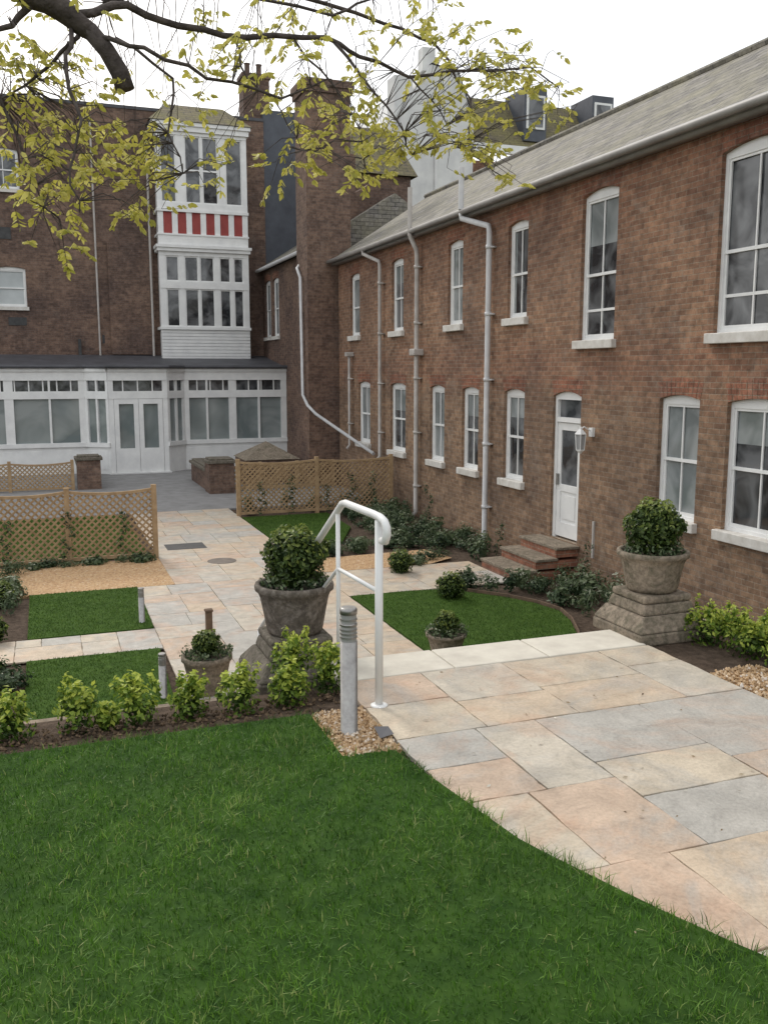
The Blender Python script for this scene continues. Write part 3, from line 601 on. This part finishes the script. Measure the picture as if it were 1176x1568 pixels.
def pier(x0,x1,y0,y1,h):
    e=empty("brick_planter"); g=Geo(); g.box(x0,x1,y0,y1,G-.02,G+h); g.done("brickwork",BR2,e); g=Geo(); g.box(x0-.06,x1+.06,y0-.06,y1+.06,G+h+.001,G+h+.09); g.box(x0+.02,x1-.02,y0+.02,y1-.02,G+h+.09,G+h+.14); g.done("cap",STONE,e,bevel=.015)
pier(.85,1.5,27.6,28.2,.85); pier(4.25,4.95,25.35,26.1,.85); pier(4.3,4.75,26.25,29.0,.55); pier(.95,1.4,28.3,31.0,.5)
pl=empty("roof_lantern"); g=Geo(); 
g.face([(5.6,27,G+.75),(7.3,27,G+.75),(6.45,27.9,G+1.25)]); g.face([(5.6,27,G+.75),(5.6,28.8,G+.75),(6.45,27.9,G+1.25)]); g.face([(7.3,27,G+.75),(7.3,28.8,G+.75),(6.45,27.9,G+1.25)]); g.face([(5.6,28.8,G+.75),(7.3,28.8,G+.75),(6.45,27.9,G+1.25)]); g.done("pyramid_cover",STONE2,pl)
g=Geo(); g.box(5.65,7.25,27.05,28.75,G,G+.745); g.done("base",BR2,pl)
# ================================================================ foliage
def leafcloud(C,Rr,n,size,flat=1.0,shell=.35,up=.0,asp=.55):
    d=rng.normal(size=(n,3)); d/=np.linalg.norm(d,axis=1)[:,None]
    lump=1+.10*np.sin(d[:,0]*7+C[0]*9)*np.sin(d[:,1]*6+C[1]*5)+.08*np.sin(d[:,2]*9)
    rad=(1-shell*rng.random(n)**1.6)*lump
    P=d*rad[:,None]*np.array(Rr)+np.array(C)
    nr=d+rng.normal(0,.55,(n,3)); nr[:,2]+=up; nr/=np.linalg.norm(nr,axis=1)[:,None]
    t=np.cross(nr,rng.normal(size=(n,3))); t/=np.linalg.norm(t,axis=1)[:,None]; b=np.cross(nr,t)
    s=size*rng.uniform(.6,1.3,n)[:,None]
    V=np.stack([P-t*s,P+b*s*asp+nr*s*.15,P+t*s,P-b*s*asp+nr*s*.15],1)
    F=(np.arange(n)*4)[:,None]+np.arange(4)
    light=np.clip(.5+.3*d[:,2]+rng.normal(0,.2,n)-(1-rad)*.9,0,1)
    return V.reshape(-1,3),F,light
def multi(name,items,mat,parent=None):
    Vs=[];Fs=[];Rs=[];o=0
    for V,F,R in items: Vs.append(V);Fs.append(F+o);Rs.append(R);o+=len(V)
    return npmesh(name,np.concatenate(Vs),np.concatenate(Fs),mat,parent,np.concatenate(Rs))
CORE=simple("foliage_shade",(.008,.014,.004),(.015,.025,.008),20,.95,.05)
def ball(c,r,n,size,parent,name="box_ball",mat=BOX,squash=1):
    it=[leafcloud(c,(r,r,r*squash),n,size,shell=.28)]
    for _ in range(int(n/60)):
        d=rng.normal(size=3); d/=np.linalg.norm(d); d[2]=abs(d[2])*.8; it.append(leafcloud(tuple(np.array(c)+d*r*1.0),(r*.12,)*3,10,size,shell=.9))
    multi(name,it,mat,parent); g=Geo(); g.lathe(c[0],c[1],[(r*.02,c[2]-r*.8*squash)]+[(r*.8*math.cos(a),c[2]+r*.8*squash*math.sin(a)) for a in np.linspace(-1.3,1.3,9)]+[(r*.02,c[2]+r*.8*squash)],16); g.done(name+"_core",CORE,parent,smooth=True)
def urn(cx,cy,zr,zb,r,pz,mat,potmat,side):
    e=empty("stone_urn_planter"); g=Geo(); h=zr-zb
    g.lathe(cx,cy,[(r*.66,zb),(r*.70,zb+.02),(r*.72,zb+h*.12),(r*.78,zb+h*.4),(r*.86,zb+h*.72),(r*.92,zb+h*.84),(r*.99,zb+h*.88),(r,zb+h*.95),(r*.98,zr),(r*.88,zr),(r*.85,zr-.04),(.02,zr-.045)],40)
    g.done("pot",potmat,e,smooth=True)
    g=Geo(); q=r*.78
    g.box(cx-q,cx+q,cy-q,cy+q,zb-.05,zb-.002); g.box(cx-q-.02,cx+q+.02,cy-q-.02,cy+q+.02,zb-.051-.07,zb-.051,taper=.02)
    g.box(cx-side,cx+side,cy-side,cy+side,zb-.22,zb-.122,taper=side-q-.03); g.box(cx-side,cx+side,cy-side,cy+side,pz,zb-.221)
    g.done("pedestal",mat,e,bevel=.014)
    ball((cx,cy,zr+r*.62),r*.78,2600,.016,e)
    multi("underplanting",[leafcloud((cx+r*.6*math.cos(a),cy+r*.6*math.sin(a),zr+.01),(.07,.07,.05),60,.014) for a in np.linspace(0,6.28,10)],BED,e)
    return e
urn(1.40,5.36,-1.29,-1.60,.245,-2.6,STONE,POTD,.3)
g=Geo(); g.box(.96,1.44,4.985,5.85,G,-2.6); g.box(1.44,1.86,5.13,5.85,G,-2.6); g.done("pedestal_base",STONE)
urn(3.72,4.93,-1.165,-1.43,.235,T-.03,STONE2,STONE2,.27)
def smallpot(cx,cy,r,h,br):
    e=empty("stone_planter"); g=Geo(); g.lathe(cx,cy,[(r*.66,G),(r*.72,G+.02),(r*.8,G+h*.5),(r*.92,G+h*.85),(r,G+h*.88),(r,G+h),(r*.88,G+h),(r*.85,G+h-.03),(.01,G+h-.03)],24); g.done("pot",STONE2,e,smooth=True)
    ball((cx,cy,G+h+br*.75),br,900,.02,e)
    multi("trailing_plants",[leafcloud((cx+r*.75*math.cos(a),cy+r*.75*math.sin(a),G+h+.03),(.09,.09,.06),50,.02) for a in np.linspace(0,6.28,9)],BED,e)
smallpot(1.5,9.45,.27,.42,.15); smallpot(4.42,9.75,.25,.28,.15)
def boxball(x,y,r,z=G):
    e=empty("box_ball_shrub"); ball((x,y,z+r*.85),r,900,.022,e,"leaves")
for x,y,r in ((5.57,14.2,.21),(5.62,12.25,.22),(-.75,12.2,.19),(-.75,10.6,.19),(-.72,14.2,.19),(-.7,9.4,.19),(4.75,16.1,.17)): boxball(x,y,r)
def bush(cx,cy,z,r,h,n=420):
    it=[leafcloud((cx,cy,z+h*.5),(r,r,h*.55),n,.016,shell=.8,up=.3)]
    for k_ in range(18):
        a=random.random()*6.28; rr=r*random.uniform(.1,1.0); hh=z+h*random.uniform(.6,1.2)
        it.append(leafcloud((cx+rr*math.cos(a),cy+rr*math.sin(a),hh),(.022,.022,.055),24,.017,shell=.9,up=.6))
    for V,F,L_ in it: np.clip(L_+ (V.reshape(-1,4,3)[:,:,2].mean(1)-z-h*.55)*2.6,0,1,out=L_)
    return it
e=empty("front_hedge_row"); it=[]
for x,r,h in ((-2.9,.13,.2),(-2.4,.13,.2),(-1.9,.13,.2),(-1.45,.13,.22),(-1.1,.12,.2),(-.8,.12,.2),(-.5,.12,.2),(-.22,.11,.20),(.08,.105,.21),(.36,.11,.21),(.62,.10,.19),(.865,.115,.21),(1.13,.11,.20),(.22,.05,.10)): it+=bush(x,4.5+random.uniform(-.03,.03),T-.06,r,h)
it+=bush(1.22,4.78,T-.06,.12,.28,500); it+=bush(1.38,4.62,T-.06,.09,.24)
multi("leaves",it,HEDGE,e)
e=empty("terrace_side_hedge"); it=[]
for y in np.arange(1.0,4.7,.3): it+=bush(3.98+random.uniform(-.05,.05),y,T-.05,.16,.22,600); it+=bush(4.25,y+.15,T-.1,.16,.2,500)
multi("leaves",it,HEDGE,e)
g=Geo(); g.face([(-12,4.22,T-.012),(1.455,4.22,T-.012),(1.455,TL,T-.08),(-12,TL,T-.08)]); g.face([(-12,TL,T-.08),(1.455,TL,T-.08),(1.455,TL,T-.13),(-12,TL,T-.13)]); g.face([(1.455,4.22,T-.012),(1.455,TL,T-.08),(1.455,TL,T-.3),(1.455,4.22,T-.3)]); g.done("hedge_mulch",SOIL)
pebbles("bark_mulch",-1.9,1.44,4.24,4.55,T-.03,1500,.006,.014,attrmat("mulch_chips",[(0,(.05,.035,.025)),(1,(.2,.14,.09))],.9,.1))
it=[]
def bedfill(x0,x1,y0,y1,n,hmin=.15,hmax=.4):
    for _ in range(n):
        x=random.uniform(x0,x1);y=random.uniform(y0,y1);hh=random.uniform(hmin,hmax);r=random.uniform(.10,.25)
        V,F,R=leafcloud((x,y,G+hh*.5),(r,r,hh*.6),int(110+r*420),random.uniform(.02,.045),shell=.9,up=.5,asp=random.choice((.25,.5,.6)))
        R=np.clip(R*.8+random.uniform(-.2,.35),0,1); it.append((V,F,R))
bedfill(7.0,8.05,14.5,21,62); bedfill(6.4,7.2,15.9,21,36,.1,.3); bedfill(5.0,6.6,15.9,17.0,20,.1,.28); bedfill(4.35,5.2,15.9,16.7,8,.1,.22)
bedfill(6.0,7.0,12.3,12.9,8,.15,.35); bedfill(6.95,8.05,8.5,12.6,46,.12,.38); bedfill(5.9,6.9,14.7,15.3,8,.1,.25)
bedfill(-2.4,-.45,8.6,11.1,38,.1,.3); bedfill(-2.6,-.45,12.2,14.5,38,.1,.3); bedfill(-3,-.4,14.7,16.7,36,.1,.3); bedfill(5.7,8,5.5,8.5,50,.1,.35); bedfill(4.4,8,21.4,22.2,14,.2,.5)
bedfill(-2,1.7,16.6,16.85,16,.08,.16)
multi("border_plants",it,BED)
it=[]
for x,y,hh in ((4.75,21.1,.8),(5.5,21.1,1.0),(6.4,21.1,.7),(7.0,21.1,1.0),(7.5,21.0,.9),(.3,16.85,1.0),(1.25,16.85,1.0),(-.7,16.85,.8),(7.9,18.5,.9),(7.9,15.1,.6),(8.0,12.3,.7)):
    for z in np.arange(.05,hh,.12): it.append(leafcloud((x+random.uniform(-.08,.08),y-.02,G+z),(.1,.05,.09),20,.028,shell=.9))
multi("climbing_plants",it,BED)
# ================================================================ bollards & handrail
def bollard(cx,cy,z,r,h):
    e=empty("bollard_light"); g=Geo(); g.lathe(cx,cy,[(r*1.15,z),(r*1.15,z+.012),(r,z+.014),(r,z+h*.74)],28); g.lathe(cx,cy,[(r,z+h*.86),(r,z+h*.88)],28); g.lathe(cx,cy,[(r,z+h*.95),(r,z+h*.985),(r*.85,z+h)],28)
    g.done("post",STEEL,e,smooth=True); g=Geo(); g.lathe(cx,cy,[(r*.9,z+h*.735),(r*.9,z+h*.955)],24); g.done("lens",simple("lens",(.25,.25,.24),(.35,.35,.33),9,.3),e)
    g=Geo()
    for t in (.77,.80,.83,.91): g.lathe(cx,cy,[(r,z+h*t-.0035),(r,z+h*t+.0035)],24)
    g.done("louvres",STEEL,e)
bollard(1.29,3.95,T-.01,.041,.62)
for x,y in ((1.12,12.46),(1.03,9.4)): bollard(x,y,G,.04,.5)
g=Geo(); g.box(1.76,1.84,11.05,11.13,G,G+.45); g.box(1.75,1.85,11.04,11.14,G+.45,G+.48); g.done("timber_post",EDGW,None,bevel=.008)
hr=empty("white_handrail"); g=Geo(); X=1.54
g.tube([(X,4.22,T-.01),(X,4.22,-.735)],.0205,16); g.lathe(X,4.22,[(.045,T),(.045,T+.006),(.027,T+.01)],20)
pth=[(X,4.175,-.83),(X,4.13,-.825),(X,4.105,-.79),(X,4.11,-.755),(X,4.14,-.73),(X,4.2,-.718),(X,4.3,-.716),(X,4.76,-.722),(X,4.82,-.735),(X,4.9,-.785),(X,7.0,-2.05)]
g.tube(pth,.0205,16); g.tube([(X,4.9,-.79),(X,4.9,T-.05)],.013,12); g.tube([(X,4.22,-1.10),(X,4.9,-1.12),(X,7.0,-2.4)],.012,12); g.tube([(X,7.0,-2.05),(X,7.0,G+.4)],.02,12)
g.done("rail",WHITE,hr,smooth=True)
# ================================================================ tree
tr=empty("overhanging_tree"); g=Geo()
def px(u,v,y=5.0):
    s=y/5.0
    return Vector(((-.11+.00335*u+.0000003*u*u)*s,y,(1.77-.0031*v-.0000006*v*v+.00035*u)*s))
def wig(pts,k_=3,a=.02):
    out=[]
    for p,q in zip(pts,pts[1:]):
        for i in range(k_): out.append(p.lerp(q,i/k_)+Vector((random.uniform(-a,a),random.uniform(-a,a),random.uniform(-a,a)))*(1 if i else .3))
    out.append(pts[-1]); return out
allp=[]
def limb(pts,r0,r1,a=.015):
    w_=wig(pts,3,a); rr=list(np.linspace(r0,r1,len(w_))); g.tube(w_,rr,8); allp.extend(w_)
g.tube([(-2.0,6.0,T-.1),(-1.97,6.0,-1.3),(-1.9,5.95,0),(-1.7,5.85,1.2),(-1.2,5.6,2.05)],[.30,.22,.19,.17,.14],16)
limb([Vector((-1.2,5.6,2.05)),Vector((-.5,5.3,2.05)),px(30,-15),px(90,22),px(130,55)],.11,.042,.008)
g.tube([px(125,50),px(148,80),px(165,112),px(172,138)],[.042,.042,.046,.048],10)
limb([px(105,30),px(180,12,5.05),px(250,42,5.1),px(350,58,5.2),px(470,56,5.3),px(520,85,5.3),px(600,115,5.4),px(700,105,5.5),px(800,95,5.6),px(850,130,5.6)],.022,.004)
limb([px(480,60,5.3),px(530,125,5.2),px(580,185,5.1),px(605,240,5.1)],.010,.003)
limb([px(130,60),px(200,75,4.9),px(290,120,4.9),px(400,150,4.8),px(470,120,4.8)],.013,.004)
limb([px(60,10),px(20,45,5),px(-60,80,5)],.02,.008)
limb([px(100,50),px(90,110,4.9),px(110,180,4.8),px(90,250,4.7),px(100,310,4.7)],.012,.003)
limb([px(110,60),px(50,120,5.2),px(0,150,5.3)],.011,.004)
limb([px(160,60,5),px(240,120,5),px(230,200,5),px(250,260,5)],.009,.003)
limb([px(150,10,5.3),px(250,-30,5.5),px(420,-10,5.8),px(560,30,6),px(640,60,6),px(700,150,5.9),px(700,240,5.8),px(760,280,5.8)],.018,.003)
limb([px(300,-20,5.4),px(480,20,5.4),px(540,-10,5.4),px(620,-30,5.4)],.011,.004)
limb([px(600,115,5.4),px(650,170,5.4),px(680,230,5.4)],.006,.002)
limb([px(330,60,5.2),px(350,120,5.1),px(400,170,5.1),px(430,230,5.1)],.007,.002)
limb([px(420,60,5.3),px(480,130,5.3),px(520,200,5.3),px(530,260,5.3)],.007,.002)
limb([px(-60,-20,5.2),px(-20,90,5),px(20,200,5),px(50,300,5)],.014,.003)
cl=[(20,110,40,11),(70,90,40,11),(40,180,45,14),(110,180,45,15),(150,210,35,10),(40,250,45,14),(110,250,45,14),(170,250,35,10),(60,300,35,10),(70,350,16,4),(170,310,28,8),(210,200,40,10),(225,240,30,7),(280,250,25,5),(330,235,25,3),(130,120,40,8),(220,120,45,6),(290,30,40,7),(330,80,40,7),(300,130,35,5),(390,30,45,9),(420,80,40,7),(370,130,35,6),(430,140,35,6),(400,260,18,4),(440,200,30,7),(430,235,25,6),(480,150,35,9),(500,190,30,8),(530,150,35,7),(545,200,30,8),(525,265,25,8),(570,235,30,8),(590,210,30,7),(540,60,45,8),(610,40,50,8),(680,30,40,6),(640,90,40,8),(620,150,35,7),(660,185,35,9),(700,110,40,9),(720,150,40,8),(755,105,35,7),(790,75,30,8),(795,130,35,7),(845,130,30,8),(825,180,22,4),(690,225,30,9),(740,230,28,7),(760,280,20,5),(735,195,30,5),(640,-20,60,7),(450,-20,60,8),(250,-20,60,7),(90,10,50,7),(0,50,40,7),(750,45,25,3)]
LV=[];LF=[];LR=[];o=0
def leaflet(p,d,s):
    global o
    d=d.normalized(); sd=d.cross(Vector((random.uniform(-1,1),random.uniform(-1,1),random.uniform(-.3,1)))).normalized(); nn=d.cross(sd)
    q=[p,p+d*s*.35+sd*s*.22+nn*s*.05,p+d*s*.75+sd*s*.18,p+d*s-nn*s*.1,p+d*s*.75-sd*s*.18,p+d*s*.35-sd*s*.22+nn*s*.05]
    LV.extend([tuple(x) for x in q]); LF.append(tuple(range(o,o+6))); LR.append(random.random()); o+=6
for (u,v,s,n) in cl:
    for _ in range(int(n*1.3)):
        y=random.uniform(4.7,5.9)
        e_=px(u+random.gauss(0,s*.65),v+random.gauss(0,s*.5),y)
        near=min(allp,key=lambda q:(q-e_).length_squared)
        mid=near.lerp(e_,.5)+Vector((random.uniform(-.04,.04),0,.05))
        g.tube([near,mid,e_],[.003,.0022,.0014],4,False)
        d=Vector((random.uniform(-1,1),random.uniform(-1,1),random.uniform(-.9,.25))).normalized()
        ln=random.uniform(.08,.15); k2=random.randint(3,5)
        g.tube([e_,e_+d*ln+Vector((0,0,-.02))],[.0014,.001],3,False)
        for i in range(k2):
            p=e_+d*ln*(i+1)/k2
            for sg in (-1,1):
                sv=d.cross(Vector((0,0,1))).normalized()*sg
                leaflet(p,sv*.8+d*.5+Vector((0,0,random.uniform(-.8,-.1))),random.uniform(.032,.056))
        leaflet(e_+d*ln,d+Vector((0,0,-.4)),random.uniform(.045,.06))
g.done("trunk_and_branches",BARK,tr,smooth=True)
me=bpy.data.meshes.new("leaves"); me.from_pydata(LV,[],LF); a=me.attributes.new("rnd",'FLOAT','FACE'); a.data.foreach_set("value",np.array(LR,dtype=np.float32)); me.materials.append(YEL)
ob=bpy.data.objects.new("leaves",me); sc.collection.objects.link(ob); ob.parent=tr
# ================================================================ light, sky, camera
W=bpy.data.worlds.new("World"); sc.world=W; W.use_nodes=True; nt=W.node_tree; bg=nt.nodes["Background"]
sky=nt.nodes.new("ShaderNodeTexSky"); sky.sky_type='NISHITA'; sky.sun_disc=False; sky.sun_elevation=math.radians(38); sky.sun_rotation=math.radians(-12); sky.dust_density=6; sky.air_density=1
mx=nt.nodes.new("ShaderNodeMix"); mx.data_type='RGBA'; mx.inputs[0].default_value=.8; nt.links.new(sky.outputs[0],mx.inputs[6]); mx.inputs[7].default_value=(9.8,10.0,10.2,1)
nt.links.new(mx.outputs[2],bg.inputs[0]); bg.inputs[1].default_value=.14
sd=bpy.data.lights.new("sun",'SUN'); sd.energy=1.4; sd.angle=math.radians(12); sd.color=(1,.95,.88); so=bpy.data.objects.new("sun",sd); sc.collection.objects.link(so)
az=math.radians(-12); el=math.radians(38); dv=Vector((math.sin(az)*math.cos(el),math.cos(az)*math.cos(el),math.sin(el)))
so.rotation_euler=dv.to_track_quat('Z','Y').to_euler(); so.location=(0,0,30)
c=bpy.data.cameras.new("camera"); cam=bpy.data.objects.new("camera",c); sc.collection.objects.link(cam); sc.camera=cam
c.sensor_fit='VERTICAL'; c.sensor_height=36; c.lens=32.14; c.clip_start=.05; c.clip_end=1500
cam.rotation_euler=(math.radians(90-8.77),0,math.radians(-20.37))
sc.view_settings.view_transform='Standard'
try: sc.view_settings.look='None'
except: pass
sc.view_settings.exposure=0
